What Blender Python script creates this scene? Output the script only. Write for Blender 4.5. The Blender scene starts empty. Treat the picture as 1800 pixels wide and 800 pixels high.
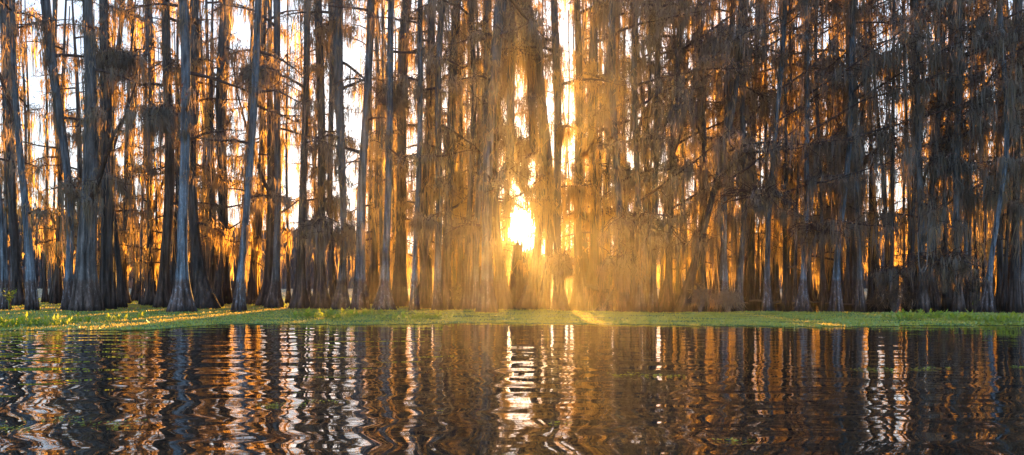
import bpy, math, random
import numpy as np
from mathutils import Vector
random.seed(7); rng = np.random.default_rng(7)
sc = bpy.context.scene
C = sc.collection
F = 1559.0            # focal length in pixels of the 1800 px wide photograph
CAM_H = 1.3
HOR = 500.0
SUN_AZ = math.atan((912-900)/F); SUN_EL = math.atan((HOR-396)/F)
SUN = Vector((math.sin(SUN_AZ)*math.cos(SUN_EL), math.cos(SUN_AZ)*math.cos(SUN_EL), math.sin(SUN_EL)))
CAM = Vector((0,0,CAM_H))

# ------------------------------------------------------------------ helpers
def wx(px, Y): return (px-900.0)/F*Y
def wz(py, Y): return CAM_H + (HOR-py)/F*Y

class MB:
    """collects vertices and faces for ONE mesh"""
    def __init__(s): s.v=[]; s.n=0; s.f3=[]; s.f4=[]
    def add(s, V, F4=None, F3=None):
        V=np.asarray(V,dtype=np.float32).reshape(-1,3)
        if F4 is not None and len(F4): s.f4.append(np.asarray(F4,dtype=np.int32)+s.n)
        if F3 is not None and len(F3): s.f3.append(np.asarray(F3,dtype=np.int32)+s.n)
        s.v.append(V); s.n+=len(V)
    def mesh(s, name, mat, smooth=False):
        me=bpy.data.meshes.new(name)
        if s.n==0: return me
        V=np.concatenate(s.v)
        f4=np.concatenate(s.f4) if s.f4 else np.zeros((0,4),np.int32)
        f3=np.concatenate(s.f3) if s.f3 else np.zeros((0,3),np.int32)
        me.vertices.add(len(V)); me.vertices.foreach_set('co',V.ravel())
        nl=4*len(f4)+3*len(f3)
        me.loops.add(nl); me.loops.foreach_set('vertex_index',np.concatenate([f4.ravel(),f3.ravel()]))
        me.polygons.add(len(f4)+len(f3))
        st=np.concatenate([np.arange(len(f4))*4, 4*len(f4)+np.arange(len(f3))*3]).astype(np.int32)
        me.polygons.foreach_set('loop_start',st)
        if smooth: me.polygons.foreach_set('use_smooth',np.ones(len(st),dtype=bool))
        me.update(calc_edges=True); me.validate()
        me.materials.append(mat)
        return me
    def obj(s, name, mat, parent=None, smooth=False):
        return link(name, s.mesh(name, mat, smooth), parent)

def link(name, me, parent=None):
    o=bpy.data.objects.new(name, me); C.objects.link(o)
    if parent is not None: o.parent=parent
    return o
def tag(o, label=None, cat=None, group=None, kind=None):
    for k,v in (('label',label),('category',cat),('group',group),('kind',kind)):
        if v: o[k]=v
    return o
def empty(name, loc, label, cat, group=None):
    o=bpy.data.objects.new(name,None); C.objects.link(o); o.location=loc; o.empty_display_size=0.2
    return tag(o,label,cat,group)

def tube(mb, P, R, n=4):
    """tapered tube along polyline P"""
    P=np.asarray(P,float); R=np.asarray(R,float); m=len(P)
    T=np.gradient(P,axis=0); T/= np.linalg.norm(T,axis=1)[:,None]+1e-9
    ref=np.array([0,0,1.0]) if abs(T[0][2])<0.9 else np.array([1.0,0,0])
    U=np.cross(T,ref); U/= np.linalg.norm(U,axis=1)[:,None]+1e-9
    W=np.cross(T,U)
    a=np.arange(n)*2*math.pi/n
    V=P[:,None,:]+R[:,None,None]*(np.cos(a)[None,:,None]*U[:,None,:]+np.sin(a)[None,:,None]*W[:,None,:])
    i=np.arange(m-1)[:,None]*n; j=np.arange(n)[None,:]; k=(j+1)%n
    q=np.stack([i+j,i+k,i+n+k,i+n+j],-1).reshape(-1,4)
    mb.add(V.reshape(-1,3),q)

def ribbons(mb, P, L, W, sway=0.06):
    """many ragged hanging strands at once: 3 wide rows and a pointed tip each"""
    P=np.asarray(P,float); n=len(P)
    if n==0: return
    L=np.asarray(L); W=np.asarray(W)
    yaw=rng.uniform(0,math.pi,n); d=np.stack([np.cos(yaw),np.sin(yaw),np.zeros(n)],-1)
    drift=rng.normal(0,1,(n,2))*(np.where(L<0.5,0.45,sway)*L)[:,None]
    ks=[0.0,0.3,0.68]; ws=[0.55,1.0,0.6]
    V=np.zeros((n,7,3))
    for r,(k,w) in enumerate(zip(ks,ws)):
        wob=rng.normal(0,0.03,(n,2))*np.minimum(L,1.2)[:,None]*(r>0)
        c=P+np.concatenate([drift*k**1.3+wob,(-k*L)[:,None]],1)
        ww=(W*w*rng.uniform(0.6,1.3,n))[:,None]*0.5
        V[:,2*r]=c-d*ww; V[:,2*r+1]=c+d*ww
    V[:,6]=P+np.concatenate([drift+rng.normal(0,0.03,(n,2)),-L[:,None]],1)
    b=np.arange(n)[:,None]*7
    q=np.concatenate([b+np.array([[0,1,3,2]]),b+np.array([[2,3,5,4]])])
    t=b+np.array([[4,5,6]])
    mb.add(V.reshape(-1,3),q,t)

def leaves(mb, P, size, tilt=(0.2,1.3), asp=1.6):
    P=np.asarray(P,float); n=len(P)
    if n==0: return
    yaw=rng.uniform(0,2*math.pi,n); t=rng.uniform(tilt[0],tilt[1],n)
    a=np.stack([np.cos(yaw),np.sin(yaw),np.zeros(n)],-1)
    b=np.stack([-np.sin(yaw)*np.cos(t),np.cos(yaw)*np.cos(t),np.sin(t)],-1)
    s=np.broadcast_to(np.asarray(size,float),(n,))[:,None]
    V=np.stack([P-a*s*0.5, P+b*s*asp*0.45-a*s*0.42, P+b*s*asp, P+b*s*asp*0.45+a*s*0.42],1)
    V[:,0]=P
    b4=np.arange(n)[:,None]*4
    mb.add(V.reshape(-1,3), b4+np.array([[0,3,2,1]]))

# ------------------------------------------------------------------ materials
def newmat(name):
    m=bpy.data.materials.new(name); m.use_nodes=True
    nt=m.node_tree; nt.nodes.clear()
    out=nt.nodes.new('ShaderNodeOutputMaterial')
    def N(t,**k):
        nd=nt.nodes.new(t)
        for a,b in k.items():
            if a.startswith('_'): setattr(nd,a[1:],b)
            else: nd.inputs[a.replace('__',' ')].default_value=b
        return nd
    return m,nt,out,N,nt.links.new
def mapr(N,L,src,a,b,c,d):
    r=N('ShaderNodeMapRange'); L(src,r.inputs[0])
    for i,v in zip((1,2,3,4),(a,b,c,d)): r.inputs[i].default_value=v
    return r.outputs[0]
def mixc(N,L,fac,c1,c2,blend='MIX'):
    m=N('ShaderNodeMix',_data_type='RGBA',_blend_type=blend)
    for sock,v in ((m.inputs[0],fac),(m.inputs[6],c1),(m.inputs[7],c2)):
        if isinstance(v,(int,float)): sock.default_value=v
        elif isinstance(v,tuple): sock.default_value=(*v,1)
        else: L(v,sock)
    return m.outputs[2]

def bark(name, hi, lo, lichen=0.35):
    m,nt,out,N,L=newmat(name)
    tc=N('ShaderNodeTexCoord'); geo=N('ShaderNodeNewGeometry'); oi=N('ShaderNodeObjectInfo')
    off=N('ShaderNodeVectorMath',_operation='ADD'); L(tc.outputs['Object'],off.inputs[0])
    comb=N('ShaderNodeVectorMath',_operation='SCALE',Scale=37.0); comb.inputs[0].default_value=(1,1,1)
    L(oi.outputs['Random'],comb.inputs['Scale'] if False else comb.inputs[3]); 
    L(comb.outputs[0],off.inputs[1])
    mp=N('ShaderNodeMapping'); mp.inputs['Scale'].default_value=(6,6,0.55); L(off.outputs[0],mp.inputs[0])
    n1=N('ShaderNodeTexNoise',Scale=1.0,Detail=6.0,Roughness=0.65); L(mp.outputs[0],n1.inputs['Vector'])
    mp2=N('ShaderNodeMapping'); mp2.inputs['Scale'].default_value=(11,11,6); L(off.outputs[0],mp2.inputs[0])
    n2=N('ShaderNodeTexNoise',Scale=1.0,Detail=4.0,Roughness=0.7); L(mp2.outputs[0],n2.inputs['Vector'])
    n3=N('ShaderNodeTexNoise',Scale=0.55,Detail=3.0); L(off.outputs[0],n3.inputs['Vector'])
    sep=N('ShaderNodeSeparateXYZ'); L(geo.outputs['Position'],sep.inputs[0])
    zz=N('ShaderNodeMath',_operation='ADD'); L(sep.outputs['Z'],zz.inputs[0])
    L(mapr(N,L,n1.outputs['Fac'],0,1,-0.22,0.22),zz.inputs[1])
    wl=mapr(N,L,zz.outputs[0],1.45,1.62,0,1)
    col=mixc(N,L,wl,lo,hi)
    spec=mapr(N,L,n2.outputs['Fac'],0.53,0.66,0,lichen)
    col=mixc(N,L,spec,col,tuple(min(0.6,x*2.1+0.05) for x in hi))
    shade=mapr(N,L,n1.outputs['Fac'],0.36,0.64,0.18,1.6)
    col=mixc(N,L,1.0,col,shade,'MULTIPLY')
    crease_shade=mapr(N,L,geo.outputs['Pointiness'],0.445,0.53,0.25,1.2); col=mixc(N,L,1.0,col,crease_shade,'MULTIPLY')  # darkens the flute creases: occlusion shade put into the bark colour
    big=mapr(N,L,n3.outputs['Fac'],0.3,0.7,0.65,1.25)
    col=mixc(N,L,1.0,col,big,'MULTIPLY')
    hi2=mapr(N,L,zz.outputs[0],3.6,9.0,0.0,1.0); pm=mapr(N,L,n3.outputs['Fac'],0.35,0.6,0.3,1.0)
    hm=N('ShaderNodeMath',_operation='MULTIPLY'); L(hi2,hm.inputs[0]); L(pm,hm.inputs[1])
    col=mixc(N,L,hm.outputs[0],col,mixc(N,L,1.0,(0.085,0.083,0.085),shade,'MULTIPLY'))  # upper trunk fades to dark grey, so painted sky-light blue stays low
    wet=mapr(N,L,zz.outputs[0],0.12,0.42,0.3,1.0)
    col=mixc(N,L,1.0,col,wet,'MULTIPLY')
    bm=N('ShaderNodeBump',Strength=1.0,Distance=0.14); L(n1.outputs['Fac'],bm.inputs['Height'])
    p=N('ShaderNodeBsdfPrincipled',Roughness=0.85); L(col,p.inputs['Base Color']); L(bm.outputs[0],p.inputs['Normal'])
    p.inputs['Specular IOR Level'].default_value=0.25
    L(p.outputs[0],out.inputs[0]); return m
BARK={'blue':bark('bark_skylit_blue',(0.15,0.195,0.25),(0.105,0.085,0.085),0.5),  # blue of the front sky light is put into this bark colour
      'grey':bark('bark_grey',(0.135,0.14,0.15),(0.10,0.08,0.075),0.4),
      'dark':bark('bark_dark',(0.06,0.058,0.06),(0.06,0.05,0.048),0.25),
      'brown':bark('bark_brown',(0.10,0.078,0.062),(0.085,0.065,0.058),0.25)}

def leafy(name, c1, c2, tr, trmix=0.5, spec=0.0, rough=0.4):
    """two-sided thin foliage: reflected colour varies per strand, light passes through it"""
    m,nt,out,N,L=newmat(name)
    geo=N('ShaderNodeNewGeometry'); tc=N('ShaderNodeTexCoord')
    nz=N('ShaderNodeTexNoise',Scale=0.9,Detail=2.0); L(geo.outputs['Position'],nz.inputs['Vector'])
    f=N('ShaderNodeMath',_operation='MULTIPLY_ADD'); L(geo.outputs['Random Per Island'],f.inputs[0]); f.inputs[1].default_value=0.65
    L(mapr(N,L,nz.outputs['Fac'],0.3,0.7,-0.15,0.5),f.inputs[2])
    f.use_clamp=True
    col=mixc(N,L,f.outputs[0],c1,c2)
    d=N('ShaderNodeBsdfDiffuse'); L(col,d.inputs[0])
    t=N('ShaderNodeBsdfTranslucent'); L(mixc(N,L,f.outputs[0],tr,tuple(x*0.6 for x in tr)),t.inputs[0])
    mx=N('ShaderNodeMixShader',Fac=trmix); L(d.outputs[0],mx.inputs[1]); L(t.outputs[0],mx.inputs[2])
    res=mx.outputs[0]
    if spec>0:
        g=N('ShaderNodeBsdfGlossy',Roughness=rough); g.inputs[0].default_value=(0.8,0.9,1,1)
        m2=N('ShaderNodeMixShader',Fac=spec); L(res,m2.inputs[1]); L(g.outputs[0],m2.inputs[2]); res=m2.outputs[0]
    L(res,out.inputs[0]); return m
MOSS=leafy('spanish_moss_grey',(0.16,0.175,0.185),(0.06,0.057,0.054),(0.95,0.65,0.25),0.27)
MOSSB=leafy('spanish_moss_brown',(0.085,0.08,0.078),(0.05,0.04,0.035),(1.0,0.66,0.24),0.5)
MOSSD=leafy('spanish_moss_deep',(0.07,0.06,0.055),(0.05,0.038,0.03),(1.0,0.68,0.24),0.68)
TWIG=leafy('twig_bark',(0.06,0.052,0.05),(0.09,0.055,0.045),(0.25,0.1,0.05),0.15)
RUST=leafy('rusty_needles',(0.11,0.085,0.08),(0.09,0.06,0.05),(0.4,0.2,0.08),0.22)
WEED=leafy('water_weed_leaf',(0.10,0.33,0.04),(0.2,0.37,0.045),(1.0,0.7,0.12),0.42,0.07,0.22)
LIME=leafy('lime_plant_leaf',(0.14,0.26,0.025),(0.2,0.27,0.03),(0.55,0.65,0.05),0.6,0.04,0.4)
PALE=leafy('pale_far_weed',(0.45,0.45,0.40),(0.5,0.42,0.3),(0.5,0.45,0.3),0.4)
FARF=leafy('far_forest_haze',(0.085,0.10,0.125),(0.11,0.095,0.09),(0.1,0.08,0.07),0.12)  # distance haze is put into this blue-grey colour

def flat(name,c1,c2,scale,rough=0.9,spec=0.2):
    m,nt,out,N,L=newmat(name)
    geo=N('ShaderNodeNewGeometry')
    n=N('ShaderNodeTexNoise',Scale=scale,Detail=5.0,Roughness=0.65); L(geo.outputs['Position'],n.inputs['Vector'])
    col=mixc(N,L,mapr(N,L,n.outputs['Fac'],0.35,0.65,0,1),c1,c2)
    b=N('ShaderNodeBump',Strength=0.8,Distance=0.03); L(n.outputs['Fac'],b.inputs['Height'])
    p=N('ShaderNodeBsdfPrincipled',Roughness=rough); L(col,p.inputs['Base Color']); L(b.outputs[0],p.inputs['Normal'])
    p.inputs['Specular IOR Level'].default_value=spec
    L(p.outputs[0],out.inputs[0]); return m
MATBASE=flat('weed_mat_base',(0.035,0.11,0.02),(0.07,0.13,0.03),6.0,0.7)
MUD=flat('wet_mud_weed',(0.06,0.045,0.03),(0.10,0.075,0.035),3.0,0.5,0.4)
DEADW=flat('dead_wood',(0.07,0.055,0.045),(0.13,0.11,0.095),9.0)

def water_mat():
    m,nt,out,N,L=newmat('lake_water')
    geo=N('ShaderNodeNewGeometry')
    def noise(sx,sy,detail,rough,rot=0,w=0.0):
        mp=N('ShaderNodeMapping'); mp.inputs['Scale'].default_value=(sx,sy,1); mp.inputs['Rotation'].default_value=(0,0,rot)
        L(geo.outputs['Position'],mp.inputs[0])
        n=N('ShaderNodeTexNoise',Scale=1.0,Detail=detail,Roughness=rough); L(mp.outputs[0],n.inputs['Vector']); return n.outputs['Fac']
    a=noise(0.75,1.15,1.0,0.4,0.10)
    b=noise(1.7,3.6,1.0,0.5,-0.12)
    c=noise(0.25,0.5,1.0,0.5,0.0)
    sep=N('ShaderNodeSeparateXYZ'); L(geo.outputs['Position'],sep.inputs[0])
    # swell is stronger on the near, open side
    ax=N('ShaderNodeMath',_operation='MULTIPLY_ADD'); L(sep.outputs['X'],ax.inputs[0]); ax.inputs[1].default_value=1.0; L(sep.outputs['Y'],ax.inputs[2])
    st=mapr(N,L,ax.outputs[0],4.0,22.0,3.4,0.6)
    ma=N('ShaderNodeMath',_operation='MULTIPLY'); L(a,ma.inputs[0]); L(st,ma.inputs[1])
    mb_=N('ShaderNodeMath',_operation='MULTIPLY_ADD'); L(b,mb_.inputs[0]); mb_.inputs[1].default_value=0.2; L(ma.outputs[0],mb_.inputs[2])
    mc=N('ShaderNodeMath',_operation='MULTIPLY_ADD'); L(c,mc.inputs[0]); mc.inputs[1].default_value=0.6; L(mb_.outputs[0],mc.inputs[2])
    bm=N('ShaderNodeBump',Strength=1.0,Distance=0.022); L(mc.outputs[0],bm.inputs['Height'])
    p=N('ShaderNodeBsdfPrincipled',Roughness=0.01,IOR=1.6)
    p.inputs['Base Color'].default_value=(0.012,0.011,0.009,1)
    L(bm.outputs[0],p.inputs['Normal']); L(p.outputs[0],out.inputs[0]); return m
WATER=water_mat()

# ------------------------------------------------------------------ sun lane: the opening in the grove along the line of the sun
def off_lane(P):
    """distance of points from the straight lane that the sun shines down"""
    P=np.asarray(P,float)-np.array(CAM); s=np.array(SUN)
    t=P@s; return np.linalg.norm(P-t[...,None]*s,axis=-1)
LANE=0.6

# ------------------------------------------------------------------ tree building
def trunk_mesh(name, mat, cen, rad, rb, H, hf, k, seed, flute=0.2):
    """fluted cypress trunk; cen(z)->x,y ; rad(z)-> radius without the flare"""
    r=random.Random(seed)
    zs=np.concatenate([np.linspace(-0.35,2.6,17),np.linspace(2.6,H,24)[1:]])
    n=44; th=np.arange(n)*2*math.pi/n
    ph=[r.uniform(0,6.28) for _ in range(5)]
    V=[]
    for z in zs:
        zz=max(z,0); fl=(rb-rad(0))*math.exp(-(zz/hf)**1.15)
        share=min(1,fl/max(rb-rad(0),0.01))
        w=np.abs(np.cos(k*th/2+ph[0]+0.25*np.sin(2*th+ph[1])))**0.7; w=0.75*w+0.25*np.abs(np.cos(k*th*1.18+ph[3]))
        rr=(rad(z)+fl)*(1+flute*(0.25+share)*(w-0.6)*1.5+0.05*np.sin(2*th+ph[2]+z*0.35)+0.05*share*np.sin(3*th+ph[3]))
        rr=rr*(1+0.03*np.sin(5*th+ph[4]+z*1.3))
        cx,cy=cen(z)
        V.append(np.stack([cx+rr*np.cos(th),cy+rr*np.sin(th),np.full(n,z)],-1))
    mb=MB(); m=len(zs)
    i=np.arange(m-1)[:,None]*n; j=np.arange(n)[None,:]; kk=(j+1)%n
    mb.add(np.concatenate(V),np.stack([i+j,i+kk,i+n+kk,i+n+j],-1).reshape(-1,4))
    return mb.mesh(name,mat,True)

def grow_limb(mb, P0, az, el, length, r0, r, twigs, droop=0.25, rust=None, rust_n=0):
    """one limb with side twigs; returns the points moss can hang from"""
    m=7; P=[np.array(P0,float)]; d=np.array([math.cos(az)*math.cos(el),math.sin(az)*math.cos(el),math.sin(el)])
    for i in range(m):
        d=d+np.array([r.gauss(0,.13),r.gauss(0,.13),r.gauss(0,.1)-droop*0.16]); d/=np.linalg.norm(d)
        P.append(P[-1]+d*length/m)
    P=np.array(P); tube(mb,P,np.linspace(r0,0.018,m+1),5)
    pts=[]
    for i in range(1,m+1):
        for q in (0.0,0.5): pts.append(P[i]*(1-q)+P[i-1]*q)
    for t in range(twigs):
        u=r.uniform(0.15,1.0)*m; i=min(int(u),m-1); b=P[i]+(P[i+1]-P[i])*(u-i)
        dd=P[i+1]-P[i]; a2=math.atan2(dd[1],dd[0])+r.choice((-1,1))*r.uniform(0.4,1.3)
        l=r.uniform(0.35,1.0)*min(1.7,length*0.38); e=r.uniform(-0.35,0.7)
        q=[b]; dv=np.array([math.cos(a2)*math.cos(e),math.sin(a2)*math.cos(e),math.sin(e)])
        for s in range(3):
            dv=dv+np.array([r.gauss(0,.22),r.gauss(0,.22),r.gauss(-0.05,.2)]); q.append(q[-1]+dv/np.linalg.norm(dv)*l/3)
        q=np.array(q); tube(mb,q,[0.02,0.015,0.011,0.006],3); pts+= [q[1],q[2],q[3]]
        for s in range(r.randint(2,4)):
            bb=q[r.randint(1,3)]; v=np.array([r.gauss(0,1),r.gauss(0,1),r.gauss(0,.9)]); v/=np.linalg.norm(v)
            tube(mb,[bb,bb+v*r.uniform(.15,.3),bb+v*r.uniform(.35,.6)+np.array([0,0,-.05])],[0.011,0.009,0.005],3)
        if rust is not None and rust_n:
            kk=rust_n; c=q[np.array([r.randint(0,3) for _ in range(kk)])]+rng.normal(0,0.16,(kk,3))
            leaves(rust,c,rng.uniform(0.06,0.13,kk),(-1.4,1.4),2.2)
    return np.array(pts)

def hang(mb, pts, clumps, Lmean, strands=9, spread=0.13, zmin=0.5, wmul=1.0, root=(0,0,0)):
    if clumps<1 or len(pts)==0: return
    idx=rng.integers(0,len(pts),clumps); base=pts[idx]+rng.normal(0,0.12,(clumps,3))*np.array([1,1,0.3])
    Lc=Lmean*rng.lognormal(-0.12,0.5,clumps)
    per=rng.integers(max(3,int(strands*0.6)),int(strands*1.5)+1,clumps)
    rep=np.repeat(np.arange(clumps),per)
    offs=rng.normal(0,spread,(len(rep),3))*np.array([1,1,0.35])
    P=base[rep]+offs
    rad=np.linalg.norm(offs[:,:2],axis=1)/(spread*2.2)
    L=Lc[rep]*rng.uniform(0.45,1.05,len(rep))*np.clip(1.15-rad*0.6,0.25,1.1)
    tang=rng.random(len(rep))<0.3; L=np.where(tang,rng.uniform(0.15,0.5,len(rep))*min(1,Lmean),L)
    P=P+np.where(tang[:,None],rng.normal(0,spread*1.1,(len(rep),3)),0)
    L=np.minimum(L,P[:,2]-zmin)
    W=rng.uniform(0.022,0.058,len(rep))*wmul
    R=np.array(root,float)
    ok=(L>0.15)&(off_lane(P+R)>LANE)&(off_lane(P+R-np.stack([0*L,0*L,L],-1))>LANE)&(off_lane(P+R-np.stack([0*L,0*L,L*0.5],-1))>LANE)
    ribbons(mb,P[ok],L[ok],W[ok])

def sheath(mb, cen, rad, z0, z1, clumps, Lmean, root, wmul=1.0):
    """moss that clothes the trunk itself"""
    if clumps<1: return
    z=rng.uniform(z0,z1,clumps); th=rng.uniform(0,2*math.pi,clumps)
    P=np.array([[cen(a)[0]+math.cos(t)*rad(a)*1.1,cen(a)[1]+math.sin(t)*rad(a)*1.1,a] for a,t in zip(z,th)])
    hang(mb,P,clumps*1,Lmean,12,0.09,0.6,wmul,root)

# front row, measured tree by tree: base x, base y, base half width, x and width at y 400, x and width at y 0 (photo pixels), bark, moss, low moss, label
T=[
(9,545,10, 2,10,-8,12,'blue',.8,'blue-grey cypress cut by the edge of the picture, with lime sprig at its foot'),
(34,538,12, 22,14, 8,17,'dark',.8,'dark brown cypress leaning behind the lime sprig, second of the row'),
(56,546,11, 48,12, 24,9,'blue',.8,'slim blue-grey cypress with clean waterline band, alone between gaps of far bank'),
(101,533,12, 101,8,98,8,'dark',1.0,'short-looking dark cypress wrapped in orange moss, set back behind the row'),
(121,545,13, 117,12, 82,15,'blue',1.0,'blue-grey cypress leaning outward, pressed against the huge grey buttress'),
(151,547,27, 152,27, 149,17,'grey',1.1,'largest grey cypress with a very wide fluted buttress and double trunk'),
(188,544,15, 188,21, 180,14,'dark',1.2,'dark moss-hung cypress against the shaded flank of the huge grey buttress'),
(214,542,10, 209,8, 212,8,'dark',1.0,'small dark narrow cypress standing alone over a strip of bright water'),
(242,530,14, 240,11, 232,9,'dark',1.2,'dark set-back cypress whose foot stands in orange sunlit weeds'),
(272,531,11, 270,11, 262,10,'dark',1.2,'black narrow cypress rising behind the brown hollow buttress'),
(287,542,18, 289,15, 293,14,'brown',1.3,'brown cypress with swollen base merging into the tall blue trunk beside it'),
(322,549,24, 320,15, 315,17,'blue',.35,'tall straight bright blue-grey cypress nearest the water, broad dark foot'),
(362,543,24, 343,16, 345,15,'dark',1.2,'dark cypress with a long flared root sweeping toward the sun side'),
(380,541,12, 386,11, 392,11,'dark',1.1,'dark leaning cypress growing out of the long flared root'),
(398,535,12, 399,11, 405,10,'dark',1.2,'narrow dark cypress behind, edged with glowing moss on both sides'),
(419,548,14, 429,11, 452,12,'blue',.7,'blue-grey cypress leaning toward the sun with a bare stub branch'),
(450,535,12, 453,11, 462,10,'brown',.9,'brown cypress with an orange-lit edge just behind the leaning blue trunk'),
(481,542,16, 490,11, 490,12,'grey',.8,'grey cypress with conical foot beside the widest window of bright water'),
(527,543,18, 530,13, 538,10,'brown',1.0,'brown cypress with bell-shaped foot, neighbour of the conical grey one'),
(565,543,20, 561,13, 560,13,'brown',1.5,'moss-curtained brown cypress with the broad low skirt of orange strands'),
(587,538,10, 583,9, 578,9,'dark',.9,'thin dark cypress half hidden behind the moss-curtained one'),
(599,545,18, 602,10, 597,18,'grey',1.2,'grey cypress with finely ribbed foot and a thick moss-sheathed upper trunk'),
(633,545,16, 635,14, 652,13,'blue',.45,'smooth blue-grey cypress with rounded foot, upright between two bright gaps'),
(674,546,22, 678,11, 693,11,'blue',.5,'pale blue-grey cypress with broad cone foot and a spiral shadow band'),
(704,540,14, 703,18, 716,16,'brown',1.3,'heavy brown cypress in shade behind the broad cone foot'),
(728,546,10, 728,8, 738,9,'blue',.9,'slender blue-grey cypress in front of the brown hazy trunks'),
(749,543,12, 747,12, 758,11,'brown',1.2,'hazy brown cypress between the slender blue trunk and the reddish pair'),
(768,546,10, 769,11, 782,10,'grey',1.0,'reddish-grey cypress, paler one of the fused pair near the dry vine tangle'),
(784,545,15, 783,15, 806,13,'brown',1.3,'darker one of the fused pair, hung with moss beside the dry vine tangle'),
(817,545,13, 824,9, 828,10,'brown',.9,'thin brown cypress rising from the sunny side of the dry vine tangle'),
(831,545,13, 841,10, 853,12,'grey',1.0,'hazy grey cypress leaning toward the sun, next to the ribbed sunlit foot'),
(856,550,19, 858,17, 880,19,'grey',1.3,'sun-hazed cypress with the palest ribbed foot just beside the sun'),
(889,544,17, 873,14, 892,24,'brown',1.5,'glowing brown cypress touching the near edge of the sun disc'),
(924,545,18, 949,12, 922,20,'brown',1.7,'broad cypress under the sun disc, washed gold by haze'),
(953,545,14, 968,12, 902,18,'brown',1.1,'golden brown cypress on the far edge of the sun glare'),
(985,546,16, 978,13, 972,12,'brown',1.4,'moss-shrouded cypress in golden haze beside the tall bright slit'),
(1021,543,19, 1017,13, 1012,12,'brown',1.1,'brown cypress with a heavy foot where the fallen branch begins'),
(1047,538,11, 1045,13, 1048,11,'dark',1.1,'dark cypress set back behind the fallen branch'),
(1097,546,15, 1092,11, 1080,11,'grey',1.6,'grey cypress carrying the big weeping dome of grey moss'),
(1121,546,13, 1120,10, 1118,11,'grey',1.4,'ribbed grey cypress close behind the weeping moss dome'),
(1147,545,10, 1148,9, 1150,10,'grey',1.4,'narrow moss-veiled cypress on the shaded side of the weeping dome'),
(1173,545,13, 1180,9, 1192,10,'brown',1.3,'brown cypress hidden behind grey veils beside the steep leaning trunk'),
(1197,546,15, 1240,11, 1300,9,'dark',1.0,'steeply leaning dark cypress that crosses its neighbours'),
(1230,545,11, 1236,8, 1228,9,'dark',1.2,'dark cypress rising out of the bleached twig bush'),
(1269,545,14, 1277,11, 1284,10,'blue',1.0,'blue-grey cypress standing just behind the arching dead bush'),
(1297,545,11, 1300,9, 1310,9,'grey',1.1,'grey cypress with dark collar beside the arching dead bush'),
(1320,541,9, 1324,8, 1332,8,'dark',1.2,'thin dark cypress between the collared trunk and the sunken log'),
(1348,546,9, 1354,8, 1368,8,'blue',1.1,'slim blue-grey cypress standing before the short sunken log'),
(1384,541,9, 1386,8, 1390,8,'dark',1.3,'dark cypress beyond the short sunken log, backed by tall orange slits'),
(1410,546,15, 1416,8, 1420,9,'blue',1.2,'blue-grey cypress with wedge-shaped ribbed foot and thin neck'),
(1445,545,5, 1440,5, 1436,6,'grey',1.0,'very thin pale leaning stem between two blue-grey wedge feet'),
(1470,546,12, 1472,9, 1505,9,'blue',.9,'brightest blue-grey cypress of the dense side, orange strip along it'),
(1489,543,7, 1490,6, 1494,7,'dark',1.2,'thin dark cypress close to the brightest blue trunk of the dense side'),
(1513,546,9, 1508,7, 1502,8,'grey',1.3,'grey ribbed cypress with a moss-hidden neck near the long sunken log'),
(1622,546,12, 1620,10, 1612,9,'grey',1.4,'grey cypress with fanned foot under the looping vine'),
(1641,545,8, 1640,9, 1648,9,'grey',1.4,'plain grey cypress close to the trunk under the looping vine'),
(1663,545,8, 1664,8, 1672,9,'dark',1.4,'dark thin twin of the moss-draped forked pair'),
(1685,546,12, 1683,10, 1680,10,'grey',1.5,'pale thick twin of the moss-draped forked pair'),
(1735,547,14, 1746,8, 1762,9,'blue',1.1,'blue-grey cypress with ribbed cone foot among the dark trunks by the far corner'),
(1758,542,9, 1759,9, 1766,9,'dark',1.3,'dark cypress in shade beside the last ribbed cone foot'),
(1783,545,12, 1786,11, 1792,11,'dark',1.4,'last dark cypress at the shaded end of the front row'),
]
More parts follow.
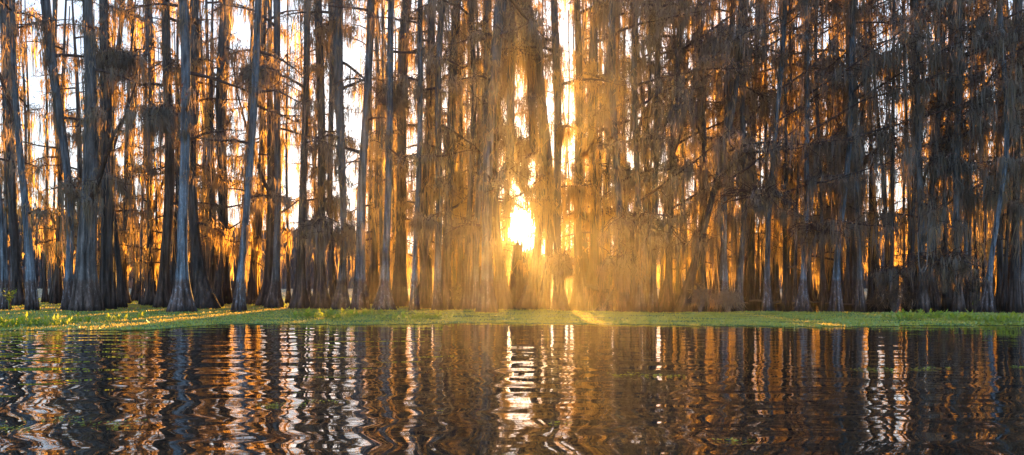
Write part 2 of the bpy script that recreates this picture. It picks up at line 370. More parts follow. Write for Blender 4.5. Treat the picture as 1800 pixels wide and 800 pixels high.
for i,t in enumerate(T):
    xb,yb,hw,x4,w4,x0,w0,tone,ml,label=t
    Y=CAM_H*F/(yb-HOR)
    root=Vector((wx(xb,Y),Y,0))
    z4=wz(400,Y); z0=wz(0,Y); H=z0+random.uniform(2.5,4.5)
    X4=wx(x4,Y)-root.x; X0=wx(x0,Y)-root.x
    r=random.Random(100+i); wa=r.uniform(0,6.28); wb=r.uniform(0.25,.45); wamp=r.uniform(0.07,0.2)*(0.2 if 870<xb<960 else 1)
    def cen(z,X4=X4,X0=X0,z4=z4,z0=z0,wa=wa,wb=wb,wamp=wamp):
        z=max(z,0)
        # quadratic through (0,0) (z4,X4) (z0,X0)
        x=X4*z*(z-z0)/(z4*(z4-z0))+X0*z*(z-z4)/(z0*(z0-z4))
        g=z/(z+3)
        return x+wamp*g*(math.sin(wb*z+wa)-math.sin(wa)), wamp*2*g*math.sin(wb*0.7*z+wa*2)
    r4=w4/F*Y/2; r0=w0/F*Y/2
    def rad(z,r4=r4,r0=r0,z4=z4,z0=z0):
        return max(0.06, r4+(r0-r4)*(z-z4)/(z0-z4)) if z<z0 else max(0.05,r0*(1-0.12*(z-z0)))
    rb=max(hw/F*Y, rad(0)*1.25)
    R=empty('cypress_tree',root,label,'tree','front row of bald cypresses')
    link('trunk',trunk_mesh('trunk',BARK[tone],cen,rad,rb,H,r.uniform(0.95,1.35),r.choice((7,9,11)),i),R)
    right=xb>1040
    nb=int((7 if not right else 9)*(0.55+0.45*ml)+r.random())
    moss=MOSSB if tone in('brown','dark') and r.random()<0.4 else MOSS
    rt=tuple(root)
    for b in range(nb):
        z=z4*0.9+(H-z4*0.9)*((b+r.random())/nb)**0.9
        if ml<0.6: z=max(z,8.0)
        az=r.uniform(-math.pi,math.pi)
        el=r.uniform(-0.15,0.6); ln=r.uniform(1.4,3.6)*(0.75+0.5*z/H); dr=0.5
        if right and z>5 and r.random()<0.6:
            az=r.gauss(0.0,0.45); el=r.uniform(0.25,0.6); ln=r.uniform(3.5,7.0); dr=0.05
        if b==1 and r.random()<.5 and ml>.6 and not 700<xb<1100:   # a fork
            z=r.uniform(4.5,9); el=r.uniform(1.05,1.35); ln=r.uniform(6,9); dr=-.1
        cx,cy=cen(z)
        p0=np.array([cx,cy,z])
        tip=p0+ln*np.array([math.cos(az)*math.cos(el),math.sin(az)*math.cos(el),math.sin(el)])
        mid=(p0+tip)/2
        if min(off_lane(np.array(rt)+tip),off_lane(np.array(rt)+mid))<LANE+0.3: az=math.pi-az
        mb=MB(); rust=MB()
        rr=max(0.025,min(rad(z)*(0.5 if el<1 else .7),0.022*ln+0.02))
        pts=grow_limb(mb,p0,az,el,ln,rr,r,int(4+ln*(2.0 if not right else 3.0)),dr,rust,(6 if right else 3) if z>6 else 0)
        if min(off_lane(pts+np.array(rt)))<0.45: continue
        bo=mb.obj('branch',TWIG,R)
        mm=MB(); hang(mm,pts,int((6+ln*3.0)*ml*(1.1 if right else (0.75 if z>8 else 1.0))),r.uniform(0.75,1.45)*(1.0+0.25*(z<7)),14,0.13,1.1 if not right else 0.7,1.0,rt)
        if mm.n: mm.obj('spanish_moss',moss,bo)
        if rust.n: rust.obj('needles',RUST,bo)
    mm=MB(); sheath(mm,cen,rad,5.5,H,int(26+22*ml),.9,rt)
    if mm.n and not 870<xb<960: mm.obj('spanish_moss',MOSS,R)
    if ml>=0.7:
        mm=MB(); sheath(mm,cen,rad,max(3.2,z4*0.8),H,int((34 if not right else 50)*(ml-0.4)),1.2,rt)
        if mm.n: mm.obj('spanish_moss',moss,R)

# ------------------------------------------------------------------ trees deeper in the grove: shared prototypes, one object tree per trunk
protos=[]
for k in range(10):
    r=random.Random(900+k); H=26.0; rt0=r.uniform(0.17,0.27)
    sx,sy,ph=r.uniform(-1.0,1.0),r.uniform(-0.6,0.6),r.uniform(0,6)
    cen=lambda z,sx=sx,sy=sy,ph=ph:(sx*(z/20)**1.3*(z>0)+0.12*math.sin(.3*z+ph)-0.12*math.sin(ph) if z>0 else 0.0, sy*(z/20) if z>0 else 0.0)
    rad=lambda z,a=rt0:max(0.035,a*(1-0.037*max(z,0)))
    low=k>=5
    tm=trunk_mesh('trunk',BARK['dark' if k%2 else 'brown'],cen,rad,rt0*r.uniform(2.0,2.7),H,1.2,9,50+k)
    lb=MB(); mm=MB()
    for b in range(13 if not low else 16):
        z=(4.0 if not low else 2.6)+20*((b+r.random())/14)**1.6
        cx,cy=cen(z); ln=r.uniform(1.2,3.2)
        pts=grow_limb(lb,(cx,cy,z),r.uniform(0,6.28),r.uniform(-.2,.6),ln,0.02*ln+.02,r,5,0.4)
        idx=rng.integers(0,len(pts),int(8+ln*4))
        save=LANE; 
        base=pts[idx]; 
        hang(mm,base[:len(base)//2],len(base)//2 if z<9 else len(base)//(5 if not low else 4),r.uniform(1.0,2.2) if not low else r.uniform(1.3,3.0),7,0.12,0.5 if low else 1.2,1.2,(500,0,0))
    sheath(mm,cen,rad,2.5 if low else 4.5,14,28 if not low else 50,1.4,(500,0,0),1.1)
    protos.append((tm,lb.mesh('limbs',TWIG),mm.mesh('spanish_moss',MOSSD),low))
placed=[]
STREAKS=(-12.05,-6.9,3.0,10.0)   # open lines of sight through the grove where low sunlight reaches the weed mat
def deep(n, xr, yr, lowp, label, group, gap=1.3):
    c=0; tries=0; r=random.Random(len(placed)+5)
    while c<n and tries<n*60:
        tries+=1; Y=r.uniform(*yr); px=r.uniform(*xr); X=wx(px,Y)
        if abs(X-(SUN.x/SUN.y)*Y)<1.0: continue
        if any(abs(X-l)<1.25 for l in STREAKS): continue
        if any((X-a)**2+(Y-b)**2<gap*gap for a,b in placed): continue
        placed.append((X,Y)); c+=1
        ps=[p for p in protos if p[3]==(r.random()<lowp)] or protos
        tm,lm,mm,_=r.choice(ps)
        R=empty('cypress_tree',(X,Y,0),label,'tree',group)
        s=r.uniform(0.8,1.15); R.scale=(s,s,s); R.rotation_euler=(0,0,r.uniform(0,6.28))
        link('trunk',tm,R); link('limbs',lm,R); link('spanish_moss',mm,R)
deep(23,(-20,640),(52,72),0.6,'thin dark cypress deep in the open grove where bright water shows behind','deep trees of the open side')
deep(22,(640,1060),(50,70),0.6,'thin hazy cypress deep in the golden grove around the sun','deep trees around the sun')
deep(52,(1050,1830),(50,74),0.8,'dark moss-hung cypress deep in the dense shaded grove with orange slits','deep trees of the dense side')

# slender young trunks between the big ones
slim=[]
for k in range(6):
    r=random.Random(1700+k); a=r.uniform(.07,.125); sx,sy,ph=r.uniform(-1.6,1.6),r.uniform(-.6,.6),r.uniform(0,6)
    cen=lambda z,sx=sx,sy=sy,ph=ph:((sx*(z/20)**1.2+0.15*math.sin(.35*z+ph)-0.15*math.sin(ph),sy*z/20) if z>0 else (0.0,0.0))
    rad=lambda z,a=a:max(0.03,a*(1-0.03*max(z,0)))
    tm=trunk_mesh('trunk',BARK['dark' if k%2 else 'grey'],cen,rad,a*2.4,21,0.8,7,80+k)
    lb=MB(); mm=MB()
    for b in range(7):
        z=3.5+15*((b+r.random())/7); cx,cy=cen(z); pts=grow_limb(lb,(cx,cy,z),r.uniform(0,6.28),r.uniform(-.1,.9),r.uniform(.6,1.6),.03,r,3,0.4)
        hang(mm,pts,4,r.uniform(.9,2.0),7,.1,1.0,1.0,(500,0,0))
    sheath(mm,cen,rad,3.5,17,12,1.4,(500,0,0))
    slim.append((tm,lb.mesh('limbs',TWIG),mm.mesh('spanish_moss',MOSSD if k%2 else MOSSB)))
def slender(n,xr,yr,label,group):
    c=0; r=random.Random(n+int(xr[0]))
    for _ in range(n*80):
        if c>=n: break
        Y=r.uniform(*yr); X=wx(r.uniform(*xr),Y)
        if abs(X-(SUN.x/SUN.y)*Y)<.85 or any(abs(X-l)<.5 for l in STREAKS) or any((X-a)**2+(Y-b)**2<.8 for a,b in placed): continue
        placed.append((X,Y)); c+=1; R=empty('cypress_tree',(X,Y,0),label,'tree',group)
        R.rotation_euler=(0,0,r.uniform(0,6.28)); q=r.uniform(.85,1.15); R.scale=(q,q,q)
        for nm,me in zip(('trunk','limbs','spanish_moss'),r.choice(slim)): link(nm,me,R)
slender(20,(-10,660),(48,70),'slender pole-thin young cypress among the spaced trunks of the open grove','slender trunks of the open side')
slender(30,(670,1050),(48,68),'slender pole-thin young cypress in the golden haze near the sun','slender trunks around the sun')
slender(58,(1050,1810),(45,62),'slender pole-thin young cypress in the dense shaded part of the grove','slender trunks of the dense side')

# ------------------------------------------------------------------ water, weed mats
def plane(name,x0,x1,y0,y1,z,mat):
    mb=MB(); mb.add([[x0,y0,z],[x1,y0,z],[x1,y1,z],[x0,y1,z]],[[0,1,2,3]])
    return tag(mb.obj(name,mat),kind='structure')
plane('lake_water',-2500,2500,-60,4000,0.0,WATER)

def edge_noise(x,s): return (math.sin(x*0.37+s)+0.6*math.sin(x*0.93+2.1*s)+0.35*math.sin(x*2.3+s*3)+0.25*math.sin(x*5.1+s))*0.5
def near_edge(x):
    px=900+F*x/26.5
    tgt=np.interp(px,[-100,0,290,345,700,900,1250,1500,1900],[585,584,579,570,570.5,569,573,574,572])
    return CAM_H*F/(tgt-HOR)+edge_noise(x,1.3)*0.8+0.35*math.sin(x*9.1)*math.sin(x*1.9)
def far_edge(x):
    px=900+F*x/42
    tgt=np.interp(px,[-100,300,800,1000,1150,1300,1900],[512,512,538,546,551,549,552])
    return CAM_H*F/(tgt-HOR)+edge_noise(x,4.0)*0.8
def sheet(name,mat,z,x0,x1,dx,lo,hi,ny):
    mb=MB(); xs=np.arange(x0,x1+1e-6,dx); V=[]
    for x in xs:
        a,b=lo(x),hi(x)
        for j in range(ny): V.append((x*(0.62+0.38*j/(ny-1)) if False else x,a+(b-a)*j/(ny-1),z))
    q=[]
    for i in range(len(xs)-1):
        for j in range(ny-1):
            a=i*ny+j; q.append((a,a+ny,a+ny+1,a+1))
    mb.add(V,q); return mb.obj(name,mat)
tag(sheet('weed_mat_surface',MATBASE,0.008,-46,46,0.25,near_edge,lambda x:max(far_edge(x),near_edge(x)+1),12),kind='structure')
mb=MB(); n=260000
x=rng.uniform(-32,32,n); u=rng.uniform(0,1,n)**1.25
a=np.array([near_edge(v) for v in x[:4000]]) # sampled edge table
xs=np.linspace(-33,33,1200); ne=np.array([near_edge(v) for v in xs]); fe=np.array([max(min(far_edge(v),52),near_edge(v)+1) for v in xs])
A=np.interp(x,xs,ne); B=np.interp(x,xs,fe); y=A+(B-A)*u-rng.exponential(0.5,n)*(rng.random(n)<0.05)
pat=np.sin(x*1.7+np.sin(y*1.1)*1.5)+np.sin(y*2.3+x*0.6)+rng.normal(0,1.0,n)
k=pat>-0.5; x,y,pat=x[k],y[k],pat[k]
leaves(mb,np.stack([x,y,np.full(len(x),0.01)],-1),rng.uniform(0.02,0.045,len(x))*(1+0.25*np.clip(pat,-1,2)),(0.0,1.45),1.5)
tag(mb.obj('water_weed',WEED),'low green floating water weed covering the water before the trees','water weed',kind='stuff')
# dull flooded mud and weed inside the grove, pale weed field far beyond it
sh=MB()
for i in range(420):
    px=random.uniform(-60,760); Y=random.uniform(47,74); cx=wx(px,Y); rx=random.uniform(0.6,2.6); ry=random.uniform(0.4,1.4); m=12
    th=np.arange(m)*2*math.pi/m; rr=1+rng.normal(0,.15,m)
    V=np.concatenate([[[cx,Y,0.012+i*3e-5]],np.stack([cx+rx*rr*np.cos(th),Y+ry*rr*np.sin(th),np.full(m,0.012+i*3e-5)],-1)])
    sh.add(V,None,[(0,1+j,1+(j+1)%m) for j in range(m)])
tag(sh.obj('mud_flat',MUD),kind='structure')
lv=MB(); n=26000; Y=rng.uniform(47,80,n); px=rng.uniform(-80,760,n)
k=np.all(np.abs(((px-900)/F*Y)[:,None]-np.array(STREAKS))>.45,axis=1); px,Y=px[k],Y[k]; n=len(px)
leaves(lv,np.stack([(px-900)/F*Y,Y,np.full(n,0.015)],-1),rng.uniform(0.03,0.07,n),(0.3,1.4),1.5)
tag(lv.obj('sunlit_weed',LIME),'sunlit yellow green weed on the flooded floor among the trunks','water weed',kind='stuff')
lv=MB(); n=60000; Y=rng.uniform(95,225,n); px=rng.uniform(-150,1950,n)
leaves(lv,np.stack([(px-900)/F*Y,Y,np.full(n,0.02)],-1),rng.uniform(0.15,0.35,n),(0.1,1.0),1.5)
tag(lv.obj('pale_weed',PALE),'pale floating weed field on the open lake behind the grove','water weed',kind='stuff')

# ------------------------------------------------------------------ far wooded bank
mb=MB(); YB=250
def bank_top(px): return np.interp(px,[-300,0,200,450,600,680,760,900,1080,1200,1500,2100],[345,350,365,385,395,415,432,434,432,405,370,350])
for i in range(620):
    px=random.uniform(-280,2080); Y=YB+random.uniform(-8,28); X=wx(px,Y); top=wz(bank_top(px),YB)*random.uniform(0.8,1.04)
    rr=random.uniform(0.18,0.4)
    tube(mb,[(X,Y,-0.2),(X+random.gauss(0,.2),Y,1.5),(X+random.gauss(0,.4),Y,top)],[rr*2,rr,0.08],5)
    n=int(26*top/10); zz=top*rng.beta(2.2,1.3,n); w=1.8*(1-0.55*zz/top)
    P=np.stack([X+rng.normal(0,1,n)*w*0.6,Y+rng.normal(0,1,n)*w*0.6,zz],-1)
    ribbons(mb,P,np.minimum(rng.uniform(0.8,3.0,n),zz*0.95),rng.uniform(0.3,0.8,n))
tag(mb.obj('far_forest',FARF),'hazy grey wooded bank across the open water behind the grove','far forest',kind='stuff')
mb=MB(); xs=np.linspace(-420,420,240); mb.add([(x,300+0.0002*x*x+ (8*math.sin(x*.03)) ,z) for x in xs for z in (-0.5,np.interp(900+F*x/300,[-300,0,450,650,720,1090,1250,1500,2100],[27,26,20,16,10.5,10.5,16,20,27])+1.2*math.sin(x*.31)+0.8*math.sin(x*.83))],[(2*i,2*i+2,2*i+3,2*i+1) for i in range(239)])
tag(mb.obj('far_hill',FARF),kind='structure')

# ------------------------------------------------------------------ small things
def at(px,py): Y=CAM_H*F/(py-HOR); return Vector((wx(px,Y),Y,0))
def plant(px,py,h,n,label,wide=0.5,group=None):
    p=at(px,py); R=empty('water_plant',p,label,'plant',group); st=MB(); lf=MB(); r=random.Random(int(px*7+py))
    for i in range(n):
        bx,by=r.gauss(0,wide),r.gauss(0,wide*.6); hh=h*r.uniform(.3,.78); lx,ly=r.gauss(0,.12),r.gauss(0,.12)
        P=np.array([[bx,by,-.02],[bx+lx*.4,by+ly*.4,hh*.55],[bx+lx,by+ly,hh]])
        tube(st,P,[.010,.008,.004],3); m=r.randint(5,9); u=rng.uniform(.25,1,m)
        leaves(lf,np.stack([np.interp(u,[0,.55,1],P[:,c]) for c in range(3)],-1),rng.uniform(.05,.10,m),(-0.3,1.2),2.4)
    st.obj('stem',LIME,R); lf.obj('leaves',LIME,R)
for a in [(8,577,.42,34,'tall lime green plant clump at the water edge by the picture edge',.5),(48,574,.40,40,'dense lime green plant clump with pale tips on the weed mat',.6),
          (88,571,.34,26,'low lime green clump at the end of the bright clump pair',.5),(140,568,.28,12,'sparse green sprigs where the orange light streak starts',.4),
          (200,566,.25,9,'few green sprigs beside the long orange light streak',.4),(248,560,.25,8,'small green sprigs below the dark set-back cypress',.35),
          (545,560,.40,30,'yellow-green plants before the ribbed grey foot, brightest in mid row',.45),(595,562,.42,34,'yellow-green leafy plants beside the diagonal orange streak',.45),(622,556,.46,22,'upright yellow plants with curled tips under the smooth blue trunk',.3),
          (655,552,.22,18,'low green plants at the foot of the broad cone trunk',.4),(745,562,.35,30,'grassy green tuft below the fused reddish pair',.6),(712,563,.3,20,'grassy green tuft below the slender blue trunk',.6),
          (1602,563,.36,26,'bright lime plants below the fanned grey foot',.45),(1648,561,.40,34,'lime yellow plants below the forked pair',.5),(1702,565,.36,28,'yellow-green plants below the ribbed cone foot',.45),
          (1740,568,.34,22,'low yellow plants at the mat edge below the ribbed cone foot',.45),(1770,571,.5,16,'single tall yellow plant at the mat edge near the shaded end',.22)]:
    plant(*a[:5],wide=a[5])

def sprig(px,py,Y,label):
    R=empty('leafy_sprig',(wx(px,Y),Y,0),label,'plant'); st=MB(); lf=MB(); z=wz(py,Y); r=random.Random(3)
    for i in range(7):
        a=r.uniform(0,6.28); P=np.array([[0,0,0],[.05*math.cos(a),.05*math.sin(a),z*.6],[.35*math.cos(a),.3*math.sin(a),z*r.uniform(.85,1.25)]])
        tube(st,P,[.012,.009,.004],3); u=rng.uniform(.5,1,12)
        leaves(lf,np.stack([np.interp(u,[0,.6,1],P[:,c]) for c in range(3)],-1)+rng.normal(0,.04,(12,3)),rng.uniform(.06,.12,12),(-.8,.9),1.8)
    st.obj('stem',LIME,R); lf.obj('leaves',LIME,R)
sprig(16,512,43.0,'lime green leafy sprig growing against the foot of the edge cypress')
sprig(1707,530,47.0,'small yellow-lit shrub in the dark gap behind the moss-draped forked pair')

def dead_bush(px,py,w,h,n,label,mossn=0,mat=None,arch=0.5):
    p=at(px,py); R=empty('dead_bush',p,label,'bush'); mb=MB(); r=random.Random(int(px)); pts=[]
    for i in range(n):
        a=r.uniform(0,6.28); ln=r.uniform(.5,1.0); ex=w*ln*math.cos(a); ey=w*.6*ln*math.sin(a); hh=h*r.uniform(.6,1.05)*(1-.4*ln*r.random())
        P=np.array([[ex*.1,ey*.1,-.05],[ex*.35+r.gauss(0,.1),ey*.35,hh*.75],[ex*.75+r.gauss(0,.1),ey*.75,hh],[ex*1.1,ey*1.1,hh*(1-arch)],[ex*1.25,ey*1.2,max(.02,hh*(1-arch*1.6))]])
        tube(mb,P,[.022,.018,.014,.010,.006],3); pts+=list(P[1:])
        for s in range(4):
            b=P[r.randint(1,3)]; v=np.array([r.gauss(0,1),r.gauss(0,1),r.gauss(0,.7)]); v/=np.linalg.norm(v)
            tube(mb,[b,b+v*r.uniform(.2,.4),b+v*r.uniform(.4,.7)-np.array([0,0,.1])],[.012,.009,.005],3)
    mb.obj('twigs',mat or DEADW,R)
    if mossn:
        mm=MB(); hang(mm,np.array(pts),mossn,.5,6,.1,.05,.8,tuple(p)); mm.obj('spanish_moss',MOSS,R)
PALETWIG=flat('bleached_twigs',(0.15,0.135,0.125),(0.24,0.22,0.21),7.0)
dead_bush(1279,546,.75,1.15,46,'arching grey dead bush drooping to the water like a fountain',30,PALETWIG)
dead_bush(1231,546,.6,1.4,34,'bleached twig bush heaped with grey moss beside the leaning trunk',34,PALETWIG)
dead_bush(1571,546,.7,1.6,44,'tall reddish dead bush in the wide dark gap before the long log',26,DEADW,.3)
dead_bush(1598,545,.45,1.1,22,'smaller dark dead bush tucked beside the tall reddish one',10,DEADW,.4)
dead_bush(1715,545,.6,2.3,30,'tall tangled grey dead bush before the last blue-grey trunk',24,DEADW,.25)
dead_bush(1545,545,.5,.9,20,'low dark dead bush beside the grey trunk with moss-hidden neck',8,DEADW,.4)
dead_bush(803,545,.35,1.3,36,'dry vine tangle glowing orange in the gap beside the fused pair',10,DEADW,.45)
dead_bush(455,538,.4,.45,14,'low dry weeds lit orange behind the leaning blue trunk',0,DEADW,.5)

def log(px0,py0,px1,py1,Y,r0,r1,label,moss=0,name='fallen_branch',cat='branch'):
    a=np.array([wx(px0,Y),Y,wz(py0,Y)]); b=np.array([wx(px1,Y),Y+.6,wz(py1,Y)]); c=(a+b)/2
    R=empty(name,tuple(c),label,cat); mb=MB(); u=np.linspace(0,1,7)[:,None]
    P=a+(b-a)*u-c+np.stack([0*u[:,0],.05*np.sin(u[:,0]*5),.05*np.sin(u[:,0]*7)],-1)
    tube(mb,P,np.linspace(r0,r1,7),7); mb.obj('wood',DEADW,R,True)
    tw=MB(); rr=random.Random(int(px0))
    for i in range(5):
        q=P[rr.randint(1,6)]; v=np.array([rr.gauss(0,.5),rr.gauss(0,.3),abs(rr.gauss(0,.4))]); tube(tw,[q,q+v*.5,q+v],[.02,.014,.007],3)
    tw.obj('twigs',DEADW,R)
    if moss:
        mm=MB(); hang(mm,P,moss,.9,7,.08,-5,1.0,tuple(c)); mm.obj('spanish_moss',MOSS,R)
log(1030,504,1074,512,43,.13,.09,'dark fallen branch jutting level over the water with orange moss below',8)
log(1058,545,1083,503,42.5,.06,.03,'thin broken limb slanting up from the water beside the glowing stump',12)
log(1211,494,1245,506,44,.06,.03,'short bare broken limb above the bleached twig bush')
log(1318,529,1382,532,46,.06,.05,'short sunken log lying level behind the slim blue trunk',0,'sunken_log','log')
log(1392,532,1548,534,46,.05,.03,'long thin sunken log lying level along the dark water behind the wedge feet',0,'sunken_log','log')
log(245,495,190,470,60,.05,.03,'bare fallen stick caught between trunks beside the double buttress')
log(1385,470,1430,476,44,.04,.03,'bare stick lodged level between trunks beside the thin neck')

def knee(px,py,h,label):
    p=at(px,py); rr=random.Random(px); mb=MB()
    zs=np.array([-.2,0,.25,.5,.75,.92,1.0])*h
    tube(mb,[(rr.gauss(0,.02),rr.gauss(0,.02),z) for z in zs],np.array([1.15,1.0,.8,.62,.48,.34,.08])*h*.28,9)
    o=mb.obj('cypress_knee',BARK['dark'],None,True); o.location=p; tag(o,label,'root knee','cypress knees')
for a in [(196,540,.9,'tallest dark root knee beside the huge grey buttress'),(203,538,.55,'short root knee beside the tallest one'),(259,532,.5,'pointed root knee in front of bright water beside the black narrow trunk'),
          (302,541,.3,'low root knee between the brown and tall blue trunks'),(470,533,.4,'small root knee behind the conical grey foot'),(612,541,.35,'small root knee between ribbed and rounded feet'),
          (648,531,.45,'thin root knee in the bright strip beside the rounded foot'),(699,543,.3,'low root knee beside the broad cone foot'),(1070,545,.75,'glowing root stump below the broken slanting limb'),(1135,546,.4,'low root knee beyond the weeping moss dome')]: knee(*a)

for (pa,ya,pb,Yd,ra,label) in ((896,330,903,44.2,.24,'thick moss-wrapped leaning stem rising just above the sun'),(937,300,921,46.0,.20,'thinner moss-wrapped stem crossing above the sun')):
    R=empty('leaning_stem',(wx(pa,Yd),Yd,wz(ya,Yd)),label,'stem'); z1=wz(-60,Yd)-wz(ya,Yd); dx=wx(pb,Yd)-wx(pa,Yd)
    base=-1.2 if pa<910 else 1.1
    P=np.array([(base*(1-u*6) if u<1/6 else dx*(u-1/6),.15*math.sin(4*u),z1*(u-.06)*1.06) for u in np.linspace(0,1,13)]); mb=MB()
    tube(mb,P,np.linspace(ra,ra*.7,13),12); mb.obj('trunk',BARK['grey'],R,True)
    mm=MB(); q=rng.integers(2,13,90); hang(mm,P[q]+rng.normal(0,.2,(90,3)),90,.9,12,.16,-9,1.0,(wx(pa,Yd),Yd,wz(ya,Yd))); mm.obj('spanish_moss',MOSS,R)

def snag(px,Y,top,r0,label,k):  # stumps added to mask the bright slit below the sun
    R=empty('added_snag',(wx(px,Y),Y,0),label,'snag','broken snags added under the sun'); h=wz(top,Y)
    link('trunk',trunk_mesh('trunk',BARK['brown'],lambda z:(.05*z,0),lambda z:max(.10,r0*(1-.07*z)),r0*2.1,h,.9,9,k),R)
    r=random.Random(k); sp=MB()
    for i in range(9):
        a=r.uniform(0,6.28); b=np.array([.05*h+r0*.6*math.cos(a),r0*.6*math.sin(a),h-.15])
        tube(sp,[b,b+np.array([r.gauss(0,.04),0,r.uniform(.1,.3)]),b+np.array([r.gauss(0,.08),0,r.uniform(.25,.6)])],[.06,.04,.01],4)
    sp.obj('splinters',DEADW,R); mm=MB()
    P=np.stack([.05*h+rng.normal(0,r0,26),rng.normal(0,r0,26),rng.uniform(h*.55,h,26)],-1)
    hang(mm,P,26,.8,8,.08,.4,1.0,(500,0,0)); mm.obj('spanish_moss',MOSSB,R)
snag(905,48.5,431,.34,'broken mossy snag added to close the bright gap under the sun, the taller one',31)
snag(921,51.0,444,.36,'shorter added broken snag beside the taller one under the sun',32)
snag(941,50.0,452,.26,'thin added broken snag between two flared feet on the far edge of the sun glare',33)

# weeping dome of moss (limbs arching from the dome tree) and the looping vine
def dome(px,py_top,Y,w,hh,label,n=36,cl=260):
    z=wz(py_top,Y); R=empty('moss_laden_bough',(wx(px,Y),Y,z-hh),label,'bough'); mb=MB(); pts=[]; r=random.Random(int(px))
    for i in range(n):
        a=r.choice((0.2,1.1,2.0,2.9,3.5,4.6,5.6))+r.gauss(0,.25); ln=r.uniform(.35,1.15)
        P=np.array([[0,0,hh*.5],[w*.3*ln*math.cos(a),w*.2*ln*math.sin(a),hh*.95],[w*.7*ln*math.cos(a),w*.45*ln*math.sin(a),hh*.85],[w*ln*math.cos(a),w*.6*ln*math.sin(a),hh*.45]])
        P=P+rng.normal(0,.12,P.shape)+np.array([0,0,1])*rng.normal(0,.22)*hh*np.linspace(0,1,4)[:,None]; tube(mb,P,[.05,.035,.02,.008],4)
        for q in range(3):
            for u in (0,.25,.5,.75): pts.append(P[q]*(1-u)+P[q+1]*u)
        for s in range(5):
            b=P[r.randint(1,3)]; v=np.array([r.gauss(0,1),r.gauss(0,1),r.gauss(.2,.6)]); v/=np.linalg.norm(v)
            tube(mb,[b,b+v*r.uniform(.2,.35),b+v*r.uniform(.4,.6)],[.012,.009,.005],3)
    mb.obj('branches',TWIG,R); mm=MB(); hang(mm,np.array(pts),cl,r.uniform(.9,1.3),13,.12,-z+hh+.8,1.0,(wx(px,Y),Y,z-hh)); mm.obj('spanish_moss',MOSS,R)
dome(1120,378,42.0,1.9,1.8,'big weeping dome of grey moss on arching boughs above the water')
dome(1092,452,41.5,1.1,1.0,'smaller low veil of grey moss hanging under the big weeping dome',22,110)
dome(563,384,43.0,1.25,1.2,'dark moss bough spreading like an umbrella over the low orange curtain',26,130)
dome(985,448,43.0,.9,1.4,'golden moss veil hanging low beside the tall bright slit',20,90)
dome(1665,445,43.0,2.3,1.7,'wide grey twiggy bough hung with moss above the forked pair',40,90)
dome(212,95,46.0,2.3,.8,'wide dark tangle of moss on a high bough above the huge buttress',40,170)
dome(285,190,44.0,1.2,1.0,'dark moss bough meeting the tall bright blue trunk halfway up',26,130)
dome(452,120,44.0,1.3,1.1,'grey moss bough high above the leaning blue trunk with a bare stub',26,130)
dome(700,150,45.5,1.4,1.2,'dark moss bough high over the broad cone foot',26,140)
dome(914,296,44.6,.75,.5,'small tattered moss bough added to cover the bright patch above the sun',20,80)  # bough added to block a bright sky patch above the sun
dome(908,245,52.0,1.3,1.2,'dark moss bough added high up to close the sun opening from above',30,150)  # bough added so the sun opening looks rounder
dome(1440,395,43.0,1.9,1.1,'grey twiggy bough spreading over the wedge feet',34,50)
dome(1340,330,42.0,2.4,1.6,'high grey twiggy bough over the slim blue trunk',40,70)
dome(1565,470,44.0,1.0,.8,'low reddish moss bough above the tall dead bush',22,60)
P=[]; Y=42.0
for u in np.linspace(0,1,21): P.append((wx(1613+18*u,Y),Y,wz(448+31*(1-(2*u-1)**2)**0.6+(-40*max(0,.12-u)/.12)-60*max(0,u-.9)/.1,Y)))
mb=MB(); tube(mb,P,[.022]*21,5); tag(mb.obj('hanging_vine',PALETWIG,None,True),'pale vine hanging in a U-shaped loop before the fanned grey foot','vine')

# floating scraps of weed on the open water
for i,(px,py,w,label) in enumerate([(130,738,.55,'largest mottled weed raft drifting close by on the rippled water'),(215,741,.35,'ragged weed raft trailing beside the largest one'),(20,750,.25,'weed scraps by the picture edge close to the largest raft'),
        (480,712,.35,'brownish thin weed raft below the smooth blue reflections'),(545,708,.4,'long thin weed raft on pale rippled reflections'),(1088,660,.3,'small green weed scrap on the dark water in golden reflections'),
        (1172,661,.3,'narrow weed scrap one step farther from the sun glitter'),(1553,652,.45,'green weed raft on the dark calm water'),(1622,648,.45,'thin pale weed raft beyond the green one on dark water'),(1290,775,.12,'tiny weed scrap low on the calm water'),
        (1792,645,.14,'single bright lime leaf cluster floating by the picture edge'),(975,745,.1,'tiny scrap floating beside the sun glitter'),(385,568,.5,'sandy weed raft just off the mat edge')]):
    p=at(px,py); mb=MB(); n=int(30+70*w)
    cc=rng.normal(0,1,(7,2)); ci=rng.integers(0,7,n); q=np.stack([cc[ci,0]*w*.5+rng.normal(0,w*.14,n),cc[ci,1]*w*.4+rng.normal(0,w*.10,n),np.full(n,.006)],-1); s=.014 if p.y<12 else .022
    leaves(mb,q,rng.uniform(s,s*2.2,n),(0,.3),1.3)
    o=mb.obj('weed_raft',LIME if i==10 else WEED); o.location=p; tag(o,label,'weed raft','weed rafts on the open water')

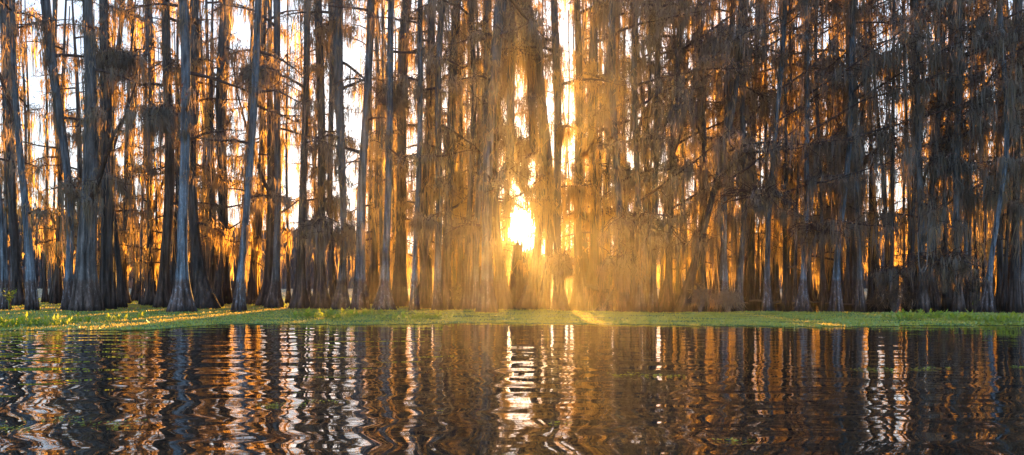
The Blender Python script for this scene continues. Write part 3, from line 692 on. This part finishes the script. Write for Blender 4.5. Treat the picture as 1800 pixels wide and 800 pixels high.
# ------------------------------------------------------------------ haze, sky, sun, camera
HAZE=0.0016
if HAZE>0:
    m,nt,out,N,L=newmat('golden_haze')
    v=N('ShaderNodeVolumeScatter',Density=HAZE,Anisotropy=0.95); v.inputs['Color'].default_value=(1,1,1,1); L(v.outputs[0],out.inputs['Volume'])
    # thickest through the middle of the grove, thinning to nothing at the sides and upward
    geo=N('ShaderNodeNewGeometry'); sep=N('ShaderNodeSeparateXYZ'); L(geo.outputs['Position'],sep.inputs[0])
    def bell(sock,c,w_):
        q=N('ShaderNodeMath',_operation='SUBTRACT'); L(sock,q.inputs[0]); q.inputs[1].default_value=c
        q2=N('ShaderNodeMath',_operation='MULTIPLY'); L(q.outputs[0],q2.inputs[0]); L(q.outputs[0],q2.inputs[1])
        return mapr(N,L,q2.outputs[0],0,w_*w_,1,0)
    f1=N('ShaderNodeMath',_operation='MULTIPLY'); L(bell(sep.outputs['X'],0.8,13.0),f1.inputs[0]); L(bell(sep.outputs['Z'],4.0,15.0),f1.inputs[1])
    f2=N('ShaderNodeMath',_operation='MULTIPLY'); L(f1.outputs[0],f2.inputs[0]); f2.inputs[1].default_value=HAZE; L(f2.outputs[0],v.inputs['Density'])
    mb=MB(); X0,X1,Y0,Y1,Z0,Z1=-75,75,-12,84,-1.0,33
    mb.add([[a,b,c] for a in(X0,X1) for b in(Y0,Y1) for c in(Z0,Z1)],[(0,1,3,2),(4,6,7,5),(0,4,5,1),(2,3,7,6),(0,2,6,4),(1,5,7,3)])
    o=tag(mb.obj('haze',m),'thin golden evening haze filling the lake air among the cypresses','haze',kind='stuff')

w=bpy.data.worlds.new('World'); sc.world=w; w.use_nodes=True; nt=w.node_tree; nt.nodes.clear(); L=nt.links.new
def N(t,**k):
    nd=nt.nodes.new(t)
    for a,b in k.items():
        if a.startswith('_'): setattr(nd,a[1:],b)
        else: nd.inputs[a].default_value=b
    return nd
sky=N('ShaderNodeTexSky',_sky_type='NISHITA',_sun_disc=False,_sun_elevation=SUN_EL,_sun_rotation=SUN_AZ,_air_density=1.0,_dust_density=1.2,_ozone_density=2.0)
# soft roll-off of the bright side of the sky
lum=N('ShaderNodeRGBToBW'); L(sky.outputs[0],lum.inputs[0])
den=N('ShaderNodeMath',_operation='MULTIPLY_ADD'); L(lum.outputs[0],den.inputs[0]); den.inputs[1].default_value=1.25; den.inputs[2].default_value=1.0
inv=N('ShaderNodeMath',_operation='DIVIDE'); inv.inputs[0].default_value=2.0; L(den.outputs[0],inv.inputs[1])
hs=N('ShaderNodeHueSaturation',Saturation=0.45); L(sky.outputs[0],hs.inputs['Color'])
tint=N('ShaderNodeVectorMath',_operation='MULTIPLY'); L(hs.outputs[0],tint.inputs[0]); tint.inputs[1].default_value=(0.9,1.0,1.2)
bg=N('ShaderNodeBackground'); L(tint.outputs[0],bg.inputs[0]); L(inv.outputs[0],bg.inputs[1])
# the disc of the sun and the bright aureole round it
tc=N('ShaderNodeTexCoord'); dt=N('ShaderNodeVectorMath',_operation='DOT_PRODUCT'); L(tc.outputs['Generated'],dt.inputs[0]); dt.inputs[1].default_value=tuple(SUN)
ac=N('ShaderNodeMath',_operation='ARCCOSINE'); L(dt.outputs['Value'],ac.inputs[0])
def gauss(sig,amp):
    a=N('ShaderNodeMath',_operation='DIVIDE'); L(ac.outputs[0],a.inputs[0]); a.inputs[1].default_value=sig
    b=N('ShaderNodeMath',_operation='POWER'); L(a.outputs[0],b.inputs[0]); b.inputs[1].default_value=2
    c=N('ShaderNodeMath',_operation='MULTIPLY'); L(b.outputs[0],c.inputs[0]); c.inputs[1].default_value=-1
    d=N('ShaderNodeMath',_operation='EXPONENT'); L(c.outputs[0],d.inputs[0])
    e=N('ShaderNodeMath',_operation='MULTIPLY'); L(d.outputs[0],e.inputs[0]); e.inputs[1].default_value=amp; return e.outputs[0]
def add(a,b):
    n=N('ShaderNodeMath',_operation='ADD'); L(a,n.inputs[0]); L(b,n.inputs[1]); return n.outputs[0]
b1=N('ShaderNodeBackground'); b1.inputs[0].default_value=(1,.78,.42,1); L(add(gauss(math.radians(0.72),60.0),gauss(math.radians(4.5),0.6)),b1.inputs[1])
b2=N('ShaderNodeBackground'); b2.inputs[0].default_value=(1,.9,.76,1); L(gauss(math.radians(18),0.3),b2.inputs[1])
s1=N('ShaderNodeAddShader'); s2=N('ShaderNodeAddShader'); L(bg.outputs[0],s1.inputs[0]); L(b1.outputs[0],s1.inputs[1]); L(s1.outputs[0],s2.inputs[0]); L(b2.outputs[0],s2.inputs[1])
wo=N('ShaderNodeOutputWorld'); L(s2.outputs[0],wo.inputs[0])

ld=bpy.data.lights.new('sun','SUN'); ld.energy=24.0; ld.angle=math.radians(0.5); ld.color=(1.0,.46,.075)
lo=bpy.data.objects.new('sun',ld); C.objects.link(lo); lo.rotation_euler=SUN.to_track_quat('Z','Y').to_euler()

cd=bpy.data.cameras.new('camera'); cd.sensor_width=36; cd.lens=36*F/1800; cd.shift_y=(HOR-400)/1800; cd.clip_end=6000; cd.clip_start=.1
co=bpy.data.objects.new('camera',cd); C.objects.link(co); co.location=CAM; co.rotation_euler=(math.pi/2,0,0); sc.camera=co

sc.view_settings.view_transform='Standard'; sc.view_settings.look='None'; sc.view_settings.exposure=0
sc.cycles.use_denoising=True; sc.cycles.sample_clamp_direct=40; sc.cycles.sample_clamp_indirect=6; sc.cycles.max_bounces=4; sc.cycles.use_adaptive_sampling=True; sc.cycles.adaptive_threshold=0.03; sc.cycles.use_light_tree=False; w.cycles.sampling_method='MANUAL'; w.cycles.sample_map_resolution=1024; sc.cycles.transparent_max_bounces=4; sc.cycles.volume_bounces=0
sc.cycles.diffuse_bounces=1; sc.cycles.glossy_bounces=2; sc.cycles.transmission_bounces=2
